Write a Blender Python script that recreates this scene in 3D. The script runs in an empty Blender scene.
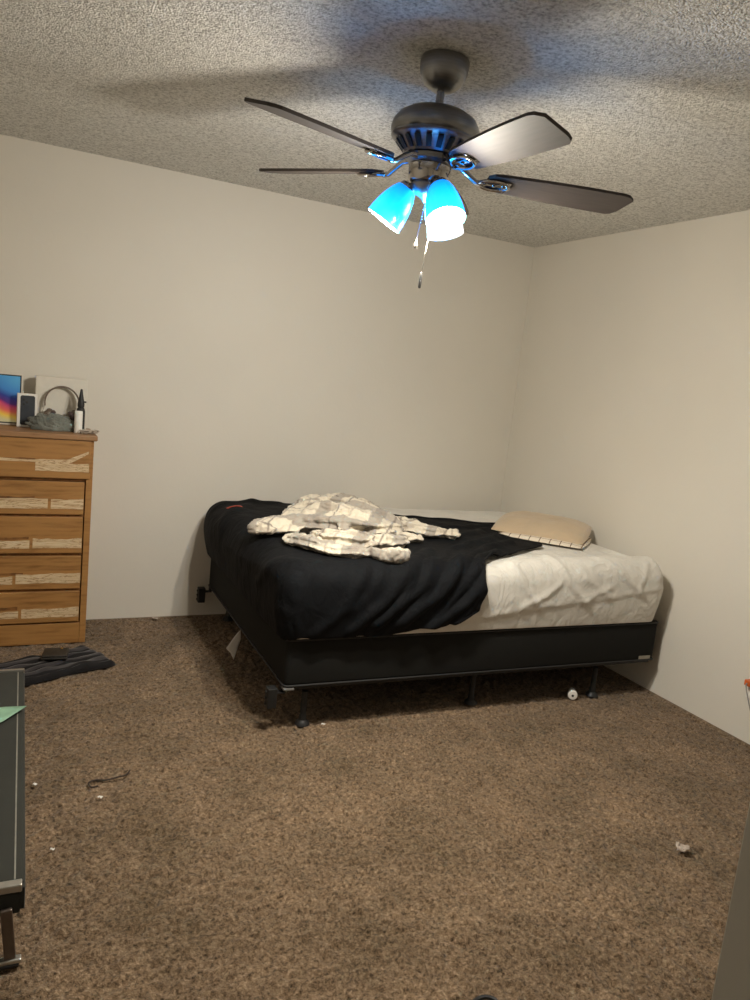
import bpy, bmesh, math, random
import numpy as np
from mathutils import Vector, Matrix, noise
random.seed(4)
SC = bpy.context.scene
COL = SC.collection
PI = math.pi
R = math.radians

# ------------------------------------------------------------------ materials
def new_mat(name):
    m = bpy.data.materials.new(name); m.use_nodes = True
    nt = m.node_tree; b = nt.nodes['Principled BSDF']
    return m, nt, b
def N_(nt, t, **kw):
    n = nt.nodes.new(t)
    for k, v in kw.items():
        if k in n.inputs: n.inputs[k].default_value = v
        else: setattr(n, k, v)
    return n
def ramp(nt, fac, stops, interp='LINEAR'):
    r = nt.nodes.new('ShaderNodeValToRGB'); r.color_ramp.interpolation = interp
    e = r.color_ramp.elements
    while len(e) > 1: e.remove(e[0])
    e[0].position = stops[0][0]; e[0].color = (*stops[0][1], 1)
    for p, c in stops[1:]:
        x = e.new(p); x.color = (*c, 1)
    nt.links.new(fac, r.inputs[0]); return r.outputs[0]
def coords(nt, kind='Object', scale=(1, 1, 1), rot=(0, 0, 0)):
    tc = nt.nodes.new('ShaderNodeTexCoord'); mp = nt.nodes.new('ShaderNodeMapping')
    mp.inputs['Scale'].default_value = scale; mp.inputs['Rotation'].default_value = rot
    nt.links.new(tc.outputs[kind], mp.inputs[0]); return mp.outputs[0]
def bump(nt, b, h, strength, dist, prev=None):
    n = nt.nodes.new('ShaderNodeBump'); n.inputs['Strength'].default_value = strength
    n.inputs['Distance'].default_value = dist
    nt.links.new(h, n.inputs['Height'])
    if prev: nt.links.new(prev, n.inputs['Normal'])
    nt.links.new(n.outputs[0], b.inputs['Normal']); return n.outputs[0]
def simple(name, col, rough=.6, metal=0, var=.12, vscale=30, bstr=.15, bdist=.002, spec=.5, emis=None, es=0, stretch=(1, 1, 1)):
    m, nt, b = new_mat(name)
    v = coords(nt, 'Object', stretch)
    n = N_(nt, 'ShaderNodeTexNoise', Scale=vscale, Detail=4); nt.links.new(v, n.inputs['Vector'])
    lo = tuple(c * (1 - var) for c in col); hi = tuple(min(1, c * (1 + var)) for c in col)
    nt.links.new(ramp(nt, n.outputs[0], [(.3, lo), (.7, hi)]), b.inputs['Base Color'])
    b.inputs['Roughness'].default_value = rough; b.inputs['Metallic'].default_value = metal
    b.inputs['Specular IOR Level'].default_value = spec
    if bstr: bump(nt, b, n.outputs[0], bstr, bdist)
    if emis:
        b.inputs['Emission Color'].default_value = (*emis, 1); b.inputs['Emission Strength'].default_value = es
    return m

def wall_mat(name, col):
    m, nt, b = new_mat(name)
    v = coords(nt)
    n1 = N_(nt, 'ShaderNodeTexNoise', Scale=1.1, Detail=3); nt.links.new(v, n1.inputs['Vector'])
    nt.links.new(ramp(nt, n1.outputs[0], [(.25, tuple(c * .95 for c in col)), (.75, tuple(c * 1.03 for c in col))]), b.inputs['Base Color'])
    n2 = N_(nt, 'ShaderNodeTexNoise', Scale=55, Detail=3); nt.links.new(v, n2.inputs['Vector'])
    n3 = N_(nt, 'ShaderNodeTexNoise', Scale=3.0, Detail=2); nt.links.new(v, n3.inputs['Vector'])
    p = bump(nt, b, n2.outputs[0], .12, .004)
    bump(nt, b, n3.outputs[0], .10, .05, p)
    b.inputs['Roughness'].default_value = .62
    b.inputs['Specular IOR Level'].default_value = .3
    return m
WALL = wall_mat('wall_paint', (.755, .718, .645))

def ceiling_mat():
    m, nt, b = new_mat('popcorn_ceiling')
    v = coords(nt)
    vo = N_(nt, 'ShaderNodeTexVoronoi', Scale=150, Randomness=1.0); nt.links.new(v, vo.inputs['Vector'])
    no = N_(nt, 'ShaderNodeTexNoise', Scale=92, Detail=4, Roughness=.68); nt.links.new(v, no.inputs['Vector'])
    nt.links.new(ramp(nt, no.outputs[0], [(.34, (.40, .39, .36)), (.5, (.76, .75, .71)), (.62, (.90, .89, .85))]), b.inputs['Base Color'])
    mx = N_(nt, 'ShaderNodeMath', operation='SUBTRACT'); nt.links.new(no.outputs[0], mx.inputs[0]); nt.links.new(vo.outputs['Distance'], mx.inputs[1])
    bump(nt, b, mx.outputs[0], .9, .007)
    b.inputs['Roughness'].default_value = .9
    b.inputs['Specular IOR Level'].default_value = .15
    return m
CEIL = ceiling_mat()

def carpet_mat():
    m, nt, b = new_mat('brown_carpet')
    v = coords(nt)
    big = N_(nt, 'ShaderNodeTexNoise', Scale=3.4, Detail=5, Roughness=.62); nt.links.new(v, big.inputs['Vector'])
    sm = N_(nt, 'ShaderNodeTexNoise', Scale=88, Detail=4, Roughness=.75, Distortion=.4); nt.links.new(v, sm.inputs['Vector'])
    c1 = ramp(nt, sm.outputs[0], [(.35, (.040, .026, .015)), (.46, (.148, .099, .062)), (.55, (.215, .150, .098)), (.68, (.36, .268, .19))])
    c2 = ramp(nt, big.outputs[0], [(.34, (.74, .74, .68)), (.50, (.98, .97, .93)), (.66, (1.2, 1.18, 1.12))])
    mx = N_(nt, 'ShaderNodeMix', data_type='RGBA', blend_type='MULTIPLY'); mx.inputs[0].default_value = 1
    nt.links.new(c1, mx.inputs[6]); nt.links.new(c2, mx.inputs[7])
    nt.links.new(mx.outputs[2], b.inputs['Base Color'])
    f = N_(nt, 'ShaderNodeTexNoise', Scale=260, Detail=2); nt.links.new(v, f.inputs['Vector'])
    bump(nt, b, f.outputs[0], .8, .005)
    b.inputs['Roughness'].default_value = 1; b.inputs['Specular IOR Level'].default_value = .05
    b.inputs['Sheen Weight'].default_value = .15
    return m
CARPET = carpet_mat()

def wood_mat(name, a, c, scale=(1.2, 10, 10)):
    m, nt, b = new_mat(name)
    v = coords(nt, 'Object', scale)
    n = N_(nt, 'ShaderNodeTexNoise', Scale=3.5, Detail=6, Roughness=.6, Distortion=.6); nt.links.new(v, n.inputs['Vector'])
    w = N_(nt, 'ShaderNodeTexWave', Scale=1.4, Distortion=6, Detail=3, bands_direction='Z'); nt.links.new(v, w.inputs['Vector'])
    mx = N_(nt, 'ShaderNodeMath', operation='MULTIPLY_ADD'); mx.inputs[1].default_value = .10
    nt.links.new(w.outputs[1], mx.inputs[0]); nt.links.new(n.outputs[0], mx.inputs[2])
    nt.links.new(ramp(nt, mx.outputs[0], [(.30, a), (.55, c), (.85, tuple(x * 1.15 for x in c))]), b.inputs['Base Color'])
    bump(nt, b, n.outputs[0], .1, .002)
    b.inputs['Roughness'].default_value = .48
    return m
OAK = wood_mat('honey_oak', (.22, .098, .026), (.365, .182, .056))
OAK_TOP = wood_mat('dresser_top_wood', (.20, .10, .04), (.31, .17, .08))
def inlay_mat():
    m, nt, b = new_mat('cream_inlay')
    v = coords(nt, 'Object', (4.5, 10, 40))
    n = N_(nt, 'ShaderNodeTexNoise', Scale=1.0, Detail=5, Roughness=.62, Distortion=1.6); nt.links.new(v, n.inputs['Vector'])
    nt.links.new(ramp(nt, n.outputs[0], [(.36, (.58, .43, .26)), (.45, (.66, .51, .33)), (.485, (.28, .14, .05)), (.505, (.60, .44, .26)), (.60, (.72, .58, .39)), (.68, (.40, .22, .09))]), b.inputs['Base Color'])
    b.inputs['Roughness'].default_value = .5
    return m
INLAY = inlay_mat()
DARK_KNOT = simple('dark_wood_edge', (.20, .085, .022), .6, var=.4, vscale=40)

BLACK_METAL = simple('black_steel', (.008, .008, .008), .55, .0, var=.3)
BLACK_PLASTIC = simple('black_plastic', (.012, .012, .013), .5, var=.2)
STEEL = simple('silver_steel', (.50, .49, .46), .32, .85, var=.08, vscale=60, bstr=.03)
NICKEL = simple('dark_nickel', (.25, .25, .25), .30, .92, var=.12, vscale=12, bstr=.02, stretch=(1, 1, 14))
NICKEL_SH = simple('polished_nickel', (.45, .43, .41), .16, 1.0, var=.08, bstr=0)
VENT_DARK = simple('vent_recess', (.01, .03, .05), .35, .2, var=.1)
BLADE = simple('blade_brown_laminate', (.040, .031, .026), .62, .0, var=.22, vscale=9, bstr=.03, stretch=(1, 9, 1))
BOX_FABRIC = simple('box_spring_fabric', (.012, .012, .011), .85, var=.3, vscale=300, bstr=.3, bdist=.001, spec=.2)
PIPING = simple('box_spring_piping', (.016, .016, .017), .6, var=.2)
WHITE_PAPER = simple('white_paper', (.90, .89, .85), .7, var=.04)
WHITE_PLASTIC = simple('white_plastic', (.82, .80, .76), .35, var=.03, bstr=0)
CARD_WHITE = simple('white_card', (.74, .70, .62), .6, var=.03)

def fabric(name, col, sheen=.3, weave=900, var=.06, bstr=.15, wr=0, rough=.9, spec=.2):
    m, nt, b = new_mat(name)
    v = coords(nt)
    n = N_(nt, 'ShaderNodeTexNoise', Scale=weave, Detail=2); nt.links.new(v, n.inputs['Vector'])
    g = N_(nt, 'ShaderNodeTexNoise', Scale=7, Detail=4); nt.links.new(v, g.inputs['Vector'])
    nt.links.new(ramp(nt, g.outputs[0], [(.3, tuple(c * (1 - var) for c in col)), (.7, tuple(min(1, c * (1 + var)) for c in col))]), b.inputs['Base Color'])
    p = bump(nt, b, n.outputs[0], bstr, .001)
    if wr:
        w = N_(nt, 'ShaderNodeTexNoise', Scale=11, Detail=5, Roughness=.55, Distortion=1.2)
        v2 = coords(nt, 'Object', (1.0, 1.0, .55), (0, R(25), R(20)))
        nt.links.new(v2, w.inputs['Vector']); bump(nt, b, w.outputs[0], wr, .03, p)
    b.inputs['Roughness'].default_value = rough
    b.inputs['Sheen Weight'].default_value = sheen; b.inputs['Specular IOR Level'].default_value = spec
    return m
SHEET = fabric('white_sheet_cotton', (.68, .655, .60), wr=.45)
COMF = fabric('black_comforter_cloth', (.0036, .0042, .0056), sheen=.0, var=.25, wr=.4, rough=.8, spec=.16)
MATT = fabric('mattress_ticking', (.62, .60, .55))
PILLOW = fabric('beige_pillowcase', (.53, .41, .28), wr=.25)
GREY_RAG = fabric('grey_green_cloth', (.17, .18, .16), var=.45, wr=.8)
BLACK_CLOTH = fabric('black_garment_cloth', (.012, .011, .012), var=.3, sheen=.1)
STRIPE_CLOTH = fabric('dark_grey_stripe_cloth', (.036, .032, .035), var=.2)
CANVAS = fabric('charcoal_canvas', (.036, .037, .032), var=.08, sheen=.05, bstr=.3, weave=600)
CANVAS_D = fabric('dark_canvas', (.020, .021, .018), var=.1)

def plaid_mat():
    m, nt, b = new_mat('plaid_throw')
    tc = nt.nodes.new('ShaderNodeTexCoord'); sp = nt.nodes.new('ShaderNodeSeparateXYZ')
    wn = N_(nt, 'ShaderNodeTexNoise', Scale=5.5, Detail=1.5); nt.links.new(tc.outputs['Object'], wn.inputs['Vector'])
    ad = N_(nt, 'ShaderNodeVectorMath', operation='MULTIPLY_ADD'); ad.inputs[1].default_value = (.07, .07, .07)
    nt.links.new(wn.outputs['Color'], ad.inputs[0]); nt.links.new(tc.outputs['Object'], ad.inputs[2])
    mp = nt.nodes.new('ShaderNodeMapping'); mp.inputs['Rotation'].default_value = (R(20), R(-15), R(33)); nt.links.new(ad.outputs[0], mp.inputs[0])
    nt.links.new(mp.outputs[0], sp.inputs[0])
    def band(sock, per, off, w, soft=.006):
        a = N_(nt, 'ShaderNodeMath', operation='ADD'); a.inputs[1].default_value = off; nt.links.new(sock, a.inputs[0])
        md = N_(nt, 'ShaderNodeMath', operation='PINGPONG'); md.inputs[1].default_value = per / 2; nt.links.new(a.outputs[0], md.inputs[0])
        mr = N_(nt, 'ShaderNodeMapRange'); mr.inputs[1].default_value = w; mr.inputs[2].default_value = w + soft
        mr.inputs[3].default_value = 1; mr.inputs[4].default_value = 0
        nt.links.new(md.outputs[0], mr.inputs[0]); return mr.outputs[0]
    base = None
    prev = None
    for sock, per, off, w, col, k in [(sp.outputs[0], .26, .1, .027, (.30, .27, .245), .7), (sp.outputs[1], .26, .05, .027, (.30, .27, .245), .7),
                                 (sp.outputs[0], .26, .02, .0015, (.20, .17, .15), .8), (sp.outputs[1], .26, .17, .0015, (.20, .17, .15), .8),
                                 (sp.outputs[0], .12, .07, .002, (.40, .34, .28), .6), (sp.outputs[1], .12, .05, .002, (.40, .34, .28), .6)]:
        f = band(sock, per, off, w)
        mf = N_(nt, 'ShaderNodeMath', operation='MULTIPLY'); mf.inputs[1].default_value = k; nt.links.new(f, mf.inputs[0])
        mx = N_(nt, 'ShaderNodeMix', data_type='RGBA'); nt.links.new(mf.outputs[0], mx.inputs[0])
        if prev is None: mx.inputs[6].default_value = (.66, .595, .485, 1)
        else: nt.links.new(prev, mx.inputs[6])
        mx.inputs[7].default_value = (*[c_ * .85 for c_ in col], 1); prev = mx.outputs[2]
    nt.links.new(prev, b.inputs['Base Color'])
    n = N_(nt, 'ShaderNodeTexNoise', Scale=220, Detail=3); nt.links.new(coords(nt), n.inputs['Vector'])
    bump(nt, b, n.outputs[0], .4, .003)
    b.inputs['Roughness'].default_value = .95; b.inputs['Sheen Weight'].default_value = .3
    b.inputs['Specular IOR Level'].default_value = .1
    return m
PLAID = plaid_mat()

def ticking_mat():
    m, nt, b = new_mat('white_checked_pillow_cloth')
    tc = nt.nodes.new('ShaderNodeTexCoord'); sp = nt.nodes.new('ShaderNodeSeparateXYZ'); nt.links.new(tc.outputs['Object'], sp.inputs[0])
    prev = None
    for i, per in ((0, .055), (1, .055)):
        md = N_(nt, 'ShaderNodeMath', operation='PINGPONG'); md.inputs[1].default_value = per / 2; nt.links.new(sp.outputs[i], md.inputs[0])
        lt = N_(nt, 'ShaderNodeMath', operation='LESS_THAN'); lt.inputs[1].default_value = .0022; nt.links.new(md.outputs[0], lt.inputs[0])
        mx = N_(nt, 'ShaderNodeMix', data_type='RGBA'); nt.links.new(lt.outputs[0], mx.inputs[0])
        if prev is None: mx.inputs[6].default_value = (.80, .72, .60, 1)
        else: nt.links.new(prev, mx.inputs[6])
        mx.inputs[7].default_value = (.16, .09, .05, 1); prev = mx.outputs[2]
    nt.links.new(prev, b.inputs['Base Color']); b.inputs['Roughness'].default_value = .9
    return m
TICKING = ticking_mat()

def glow_mat(name, z0, z1, stops, strength):
    """lit frosted glass: colour runs along the shade's own axis"""
    m, nt, b = new_mat(name)
    tc = nt.nodes.new('ShaderNodeTexCoord'); sp = nt.nodes.new('ShaderNodeSeparateXYZ'); nt.links.new(tc.outputs['Object'], sp.inputs[0])
    mr = N_(nt, 'ShaderNodeMapRange'); mr.inputs[1].default_value = z0; mr.inputs[2].default_value = z1
    nt.links.new(sp.outputs[2], mr.inputs[0])
    c = ramp(nt, mr.outputs[0], stops)
    b.inputs['Base Color'].default_value = (.05, .45, .7, 1); b.inputs['Roughness'].default_value = .25
    nt.links.new(c, b.inputs['Emission Color']); b.inputs['Emission Strength'].default_value = strength
    return m

# ------------------------------------------------------------------ mesh helpers
def add_box(bm, c, s, bev=0, seg=2, rot=None):
    r = bmesh.ops.create_cube(bm, size=1)
    vs = r['verts']
    bmesh.ops.scale(bm, vec=s, verts=vs)
    if bev:
        es = list({e for v in vs for e in v.link_edges})
        rr = bmesh.ops.bevel(bm, geom=es, offset=bev, segments=seg, profile=.5, affect='EDGES')
        vs = list({v for f in rr['faces'] for v in f.verts} | {v for v in vs if v.is_valid})
    if rot: bmesh.ops.rotate(bm, cent=(0, 0, 0), matrix=rot, verts=vs)
    bmesh.ops.translate(bm, vec=c, verts=vs)
    return vs
def box_bm(x0, x1, y0, y1, z0, z1, bev=0, seg=2):
    bm = bmesh.new(); add_box(bm, ((x0 + x1) / 2, (y0 + y1) / 2, (z0 + z1) / 2), (x1 - x0, y1 - y0, z1 - z0), bev, seg); return bm
def add_lathe(bm, prof, n=40, mat=None, cap=True):
    rings = []
    for r, z in prof:
        rings.append([bm.verts.new((r * math.cos(2 * PI * k / n), r * math.sin(2 * PI * k / n), z)) for k in range(n)])
    fs = []
    for a, b in zip(rings, rings[1:]):
        for k in range(n):
            fs.append(bm.faces.new((a[k], a[(k + 1) % n], b[(k + 1) % n], b[k])))
    if cap:
        for ring in (rings[0], rings[-1]):
            try: bm.faces.new(ring)
            except Exception: pass
    vs = [v for r in rings for v in r]
    if mat: bmesh.ops.transform(bm, matrix=mat, verts=vs)
    return vs
def add_tube(bm, pts, r, n=10, cap=True):
    pts = [Vector(p) for p in pts]; rings = []; up = Vector((0, 0, 1))
    rad = r if isinstance(r, (list, tuple)) else [r] * len(pts)
    px = None
    for i, p in enumerate(pts):
        t = (pts[min(i + 1, len(pts) - 1)] - pts[max(i - 1, 0)]).normalized()
        if px is None:
            a = up if abs(t.z) < .9 else Vector((1, 0, 0)); px = t.cross(a).normalized()
        else: px = (px - t * px.dot(t)).normalized()
        py = t.cross(px)
        rings.append([bm.verts.new(p + (px * math.cos(2 * PI * k / n) + py * math.sin(2 * PI * k / n)) * rad[i]) for k in range(n)])
    for a, b in zip(rings, rings[1:]):
        for k in range(n): bm.faces.new((a[k], a[(k + 1) % n], b[(k + 1) % n], b[k]))
    if cap: bm.faces.new(rings[0]); bm.faces.new(rings[-1])
def tube_bm(pts, r, n=10):
    bm = bmesh.new(); add_tube(bm, pts, r, n); return bm
def lathe_bm(prof, n=40):
    bm = bmesh.new(); add_lathe(bm, prof, n); return bm
def obj(name, bm, mat, parent=None, smooth=True, loc=None, rot=None):
    bmesh.ops.recalc_face_normals(bm, faces=bm.faces[:])
    me = bpy.data.meshes.new(name); bm.to_mesh(me); bm.free()
    return mobj(name, me, mat, parent, smooth, loc, rot)
def mobj(name, me, mat, parent=None, smooth=True, loc=None, rot=None):
    if mat: me.materials.append(mat)
    o = bpy.data.objects.new(name, me); COL.objects.link(o)
    if smooth:
        me.polygons.foreach_set('use_smooth', [True] * len(me.polygons))
        me.set_sharp_from_angle(angle=R(38))
    if parent: o.parent = parent
    if loc: o.location = loc
    if rot: o.rotation_euler = rot
    return o
def tag(o, label, cat, group=None):
    o['label'] = label; o['category'] = cat
    if group: o['group'] = group
    return o
def thing(name, label, cat, loc=(0, 0, 0), rot=(0, 0, 0), group=None):
    o = bpy.data.objects.new(name, None); COL.objects.link(o)
    o.empty_display_size = .05
    o.location = loc; o.rotation_euler = rot
    return tag(o, label, cat, group)
def struct(name, bm, mat, smooth=False, label=None):
    o = obj(name, bm, mat, None, smooth); o['kind'] = 'structure'
    return o
def ns(x, y, s, seed=0): return noise.noise(Vector((x * s + seed * 7.3, y * s - seed * 3.1, seed * 1.7)))

# ------------------------------------------------------------------ the room
XL, XR, YF, YB, H = -.95, 3.133, -.75, 4.313, 2.44
T = .12
struct('wall_back', box_bm(XL - T, XR + T, YB, YB + T, -.05, H + .1), WALL)
struct('wall_right', box_bm(XR, XR + T, YF - T, YB, -.05, H + .1), WALL)
struct('wall_left', box_bm(XL - T, XL, YF - T, YB, -.05, H + .1), WALL)
struct('wall_front', box_bm(XL, XR, YF - T, YF, -.05, H + .1), WALL)
struct('ceiling', box_bm(XL - T, XR + T, YF - T, YB + T, H, H + .1), CEIL)

def carpet():
    st = .0085
    nx = int((XR - XL) / st) + 1; ny = int((YB - YF) / st) + 1
    rng = np.random.default_rng(7)
    def blur(a, k):
        for _ in range(k):
            a = (a + np.roll(a, 1, 0) + np.roll(a, -1, 0) + np.roll(a, 1, 1) + np.roll(a, -1, 1)) / 5
        return a
    h = blur(rng.random((nx, ny)), 1); h = (h - h.mean()) / h.std()
    g = blur(rng.random((nx, ny)), 12); g = (g - g.mean()) / g.std()
    z = -.006 + .0038 * np.clip(h, -2, 2) + .0012 * np.clip(g, -2, 2)
    z[-3:] = -.002; z[:, -3:] = -.002
    jx = (blur(rng.random((nx, ny)), 1) - .5) * .010; jy = (blur(rng.random((nx, ny)), 1) - .5) * .010
    X, Y = np.meshgrid(np.linspace(XL, XR, nx), np.linspace(YF, YB, ny), indexing='ij')
    jx[0] = jx[-1] = 0; jy[:, 0] = jy[:, -1] = 0
    co = np.stack([X + jx, Y + jy, z], -1).reshape(-1, 3).astype(np.float32)
    idx = np.arange(nx * ny).reshape(nx, ny)
    q = np.stack([idx[:-1, :-1], idx[1:, :-1], idx[1:, 1:], idx[:-1, 1:]], -1).reshape(-1, 4).astype(np.int32)
    me = bpy.data.meshes.new('floor')
    me.vertices.add(len(co)); me.vertices.foreach_set('co', co.ravel())
    me.loops.add(q.size); me.loops.foreach_set('vertex_index', q.ravel())
    me.polygons.add(len(q)); me.polygons.foreach_set('loop_start', np.arange(0, q.size, 4, dtype=np.int32))
    me.update(calc_edges=True); me.validate()
    me.polygons.foreach_set('use_smooth', np.ones(len(q), bool))
    me.materials.append(CARPET)
    o = bpy.data.objects.new('floor', me); COL.objects.link(o); o['kind'] = 'structure'
carpet()

# door slab standing open beside the camera
DOORM = simple('door_grey_paint', (.47, .45, .40), .55, var=.04, vscale=4)
door = bpy.data.objects.new('door_1', None); COL.objects.link(door); door['kind'] = 'structure'
door.location = (.765, .505, 0); door.rotation_euler = (0, 0, R(-84))
obj('door_panel', box_bm(0, .76, -.0175, .0175, .012, 2.03, .002), DOORM, door, False)
bm = bmesh.new()
for sgn in (-1, 1):
    add_lathe(bm, [(.028, .0), (.028, .006), (.010, .012), (.010, .035), (.026, .045), (.029, .058), (.020, .070), (.004, .073)], 20,
              Matrix.Translation((.70, sgn * .0165, .95)) @ Matrix.Rotation(-sgn * PI / 2, 4, 'X'))
obj('door_handle', bm, STEEL, door)

# ------------------------------------------------------------------ ceiling fan
FAN = (1.166, 2.174, 2.398)
fan = thing('ceiling_fan', 'dark nickel five-blade ceiling fan with three glowing blue glass lamp shades', 'ceiling fan', FAN, (.030, .0234, 0))
canopy = obj('canopy', lathe_bm([(.014, -.052), (.030, -.049), (.045, -.042), (.058, -.030), (.067, -.014), (.072, .004), (.074, .022), (.074, .034), (.071, .040)], 48), NICKEL, fan)
obj('downrod', lathe_bm([(.0125, -.045), (.0125, -.112)], 20), NICKEL, fan)
obj('rod_collar', lathe_bm([(.019, -.092), (.024, -.098), (.024, -.104), (.03, -.106)], 24), NICKEL, fan)
motor = obj('motor_housing', lathe_bm([(.026, -.100), (.056, -.103), (.092, -.112), (.118, -.128), (.132, -.148), (.136, -.165), (.135, -.178), (.131, -.184), (.133, -.190), (.128, -.196), (.119, -.198), (.085, -.238), (.072, -.240)], 64), NICKEL, fan)
bm = bmesh.new()      # slanted vent slots round the lower cone
for k in range(20):
    a = 2 * PI * k / 20
    m = Matrix.Rotation(a, 4, 'Z') @ Matrix.Translation((.1035, 0, -.2185)) @ Matrix.Rotation(R(43), 4, 'Y')
    vs = add_box(bm, (0, 0, 0), (.003, .017, .038), .001)
    bmesh.ops.transform(bm, matrix=m, verts=[v for v in vs if v.is_valid])
obj('vent_slots', bm, VENT_DARK, motor)
obj('blade_hub', lathe_bm([(.070, -.238), (.078, -.242), (.078, -.256), (.066, -.262), (.060, -.266)], 48), NICKEL, fan)
obj('switch_housing', lathe_bm([(.056, -.260), (.064, -.266), (.066, -.275), (.064, -.305), (.056, -.316), (.048, -.318)], 48), NICKEL_SH, fan)
obj('light_fitter', lathe_bm([(.048, -.316), (.052, -.322), (.050, -.336), (.036, -.352), (.018, -.360), (.008, -.372), (.003, -.374)], 40), NICKEL, fan)
def blade_me():
    bm = bmesh.new()
    n = 26; up = []; lo = []
    for i in range(n + 1):
        t = i / n; x = .180 + .458 * t
        w = .050 + .020 * math.sin(min(1, t * 1.25) * PI / 2)
        if t < .06: w *= .62 + .38 * math.sqrt(t / .06)
        # square-ish end with soft, slightly skewed corners
        cl = max(0, (t - .90) / .10); wu = w * math.sqrt(max(0, 1 - cl ** 2.4 * .68)); wl = w * math.sqrt(max(0, 1 - cl ** 2.8 * .58))
        up.append((x - .012 * cl, wu)); lo.append((x + .004 * cl, -wl))
    ring = up + lo[::-1]
    top = [bm.verts.new((x, y, .0045)) for x, y in ring]; bot = [bm.verts.new((x, y, -.0045)) for x, y in ring]
    bm.faces.new(top); bm.faces.new(bot[::-1])
    k = len(ring)
    for i in range(k): bm.faces.new((top[i], bot[i], bot[(i + 1) % k], top[(i + 1) % k]))
    bmesh.ops.recalc_face_normals(bm, faces=bm.faces[:])
    me = bpy.data.meshes.new('fan_blade'); bm.to_mesh(me); bm.free(); me.materials.append(BLADE); return me
def iron_me():
    bm = bmesh.new()
    # arm from hub curving down to the blade, ending in an open oval loop below it
    add_tube(bm, [(.068, 0, .032), (.095, 0, .028), (.12, 0, .010), (.145, 0, -.008), (.165, 0, -.010)], [.013, .010, .008, .008, .009], 12)
    loop = [(.205 + .048 * math.cos(a), .030 * math.sin(a), -.010) for a in [2 * PI * k / 28 for k in range(28)]]
    add_tube(bm, loop + [loop[0], loop[1]], .0055, 8, False)
    add_box(bm, (.205, 0, -.007), (.080, .018, .006), .002)
    for x in (.175, .205, .235): add_lathe(bm, [(.0055, -.014), (.0055, -.008)], 12, Matrix.Translation((x, 0, 0)))
    add_box(bm, (.24, 0, -.006), (.03, .05, .004), .0015)
    bmesh.ops.recalc_face_normals(bm, faces=bm.faces[:])
    me = bpy.data.meshes.new('blade_iron'); bm.to_mesh(me); bm.free(); me.materials.append(NICKEL_SH)
    me.polygons.foreach_set('use_smooth', [True] * len(me.polygons)); me.set_sharp_from_angle(angle=R(40)); return me
bme, ime = blade_me(), iron_me()
for k in range(5):
    a = R(-19.2 + 72 * k)
    b = bpy.data.objects.new('fan_blade', bme); COL.objects.link(b); b.parent = fan
    b.rotation_euler = Matrix.Rotation(a, 3, 'Z').to_euler(); b.matrix_local = Matrix.Translation((0, 0, -.280)) @ Matrix.Rotation(a, 4, 'Z') @ Matrix.Rotation(R(-12), 4, 'X')
    i = bpy.data.objects.new('blade_iron', ime); COL.objects.link(i); i.parent = b
# glass shades on short arms
def shade_bm():
    bm = bmesh.new()
    outer = [(.024, 0), (.032, -.006), (.041, -.024), (.049, -.048), (.055, -.075), (.0585, -.100), (.060, -.122)]
    inner = [(r - .0022, z) for r, z in outer[::-1]]
    n = 44; rings = []
    for r, z in outer + inner:
        rings.append([bm.verts.new((r * math.cos(2 * PI * q / n), r * math.sin(2 * PI * q / n), z)) for q in range(n)])
    for i, (a, b) in enumerate(zip(rings, rings[1:])):
        for q in range(n):
            f = bm.faces.new((a[q], a[(q + 1) % n], b[(q + 1) % n], b[q]))
            f.material_index = 1 if i >= len(outer) - 1 else 0
    return bm
GL_A = glow_mat('lit_blue_glass', -.122, 0, [(0, (.008, .235, 1.0)), (.45, (.0, .20, 1.0)), (.75, (.0, .12, .5)), (1, (.0, .055, .22))], 4)
GL_B = glow_mat('lit_white_blue_glass', -.122, 0, [(0, (1.0, .95, .90)), (.35, (.9, .95, 1.0)), (.6, (.0, .5, 1.0)), (1, (.0, .2, .6))], 1.6)
GL_IN = simple('lit_glass_inside', (.12, .30, .36), .5, var=0, bstr=0, emis=(.30, .78, 1.0), es=.9)
BULB = simple('lit_bulb', (1, 1, 1), .5, var=0, bstr=0, emis=(1.0, .93, .82), es=14)
WARM = (1.0, .905, .75)
LAMPS = []
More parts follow.
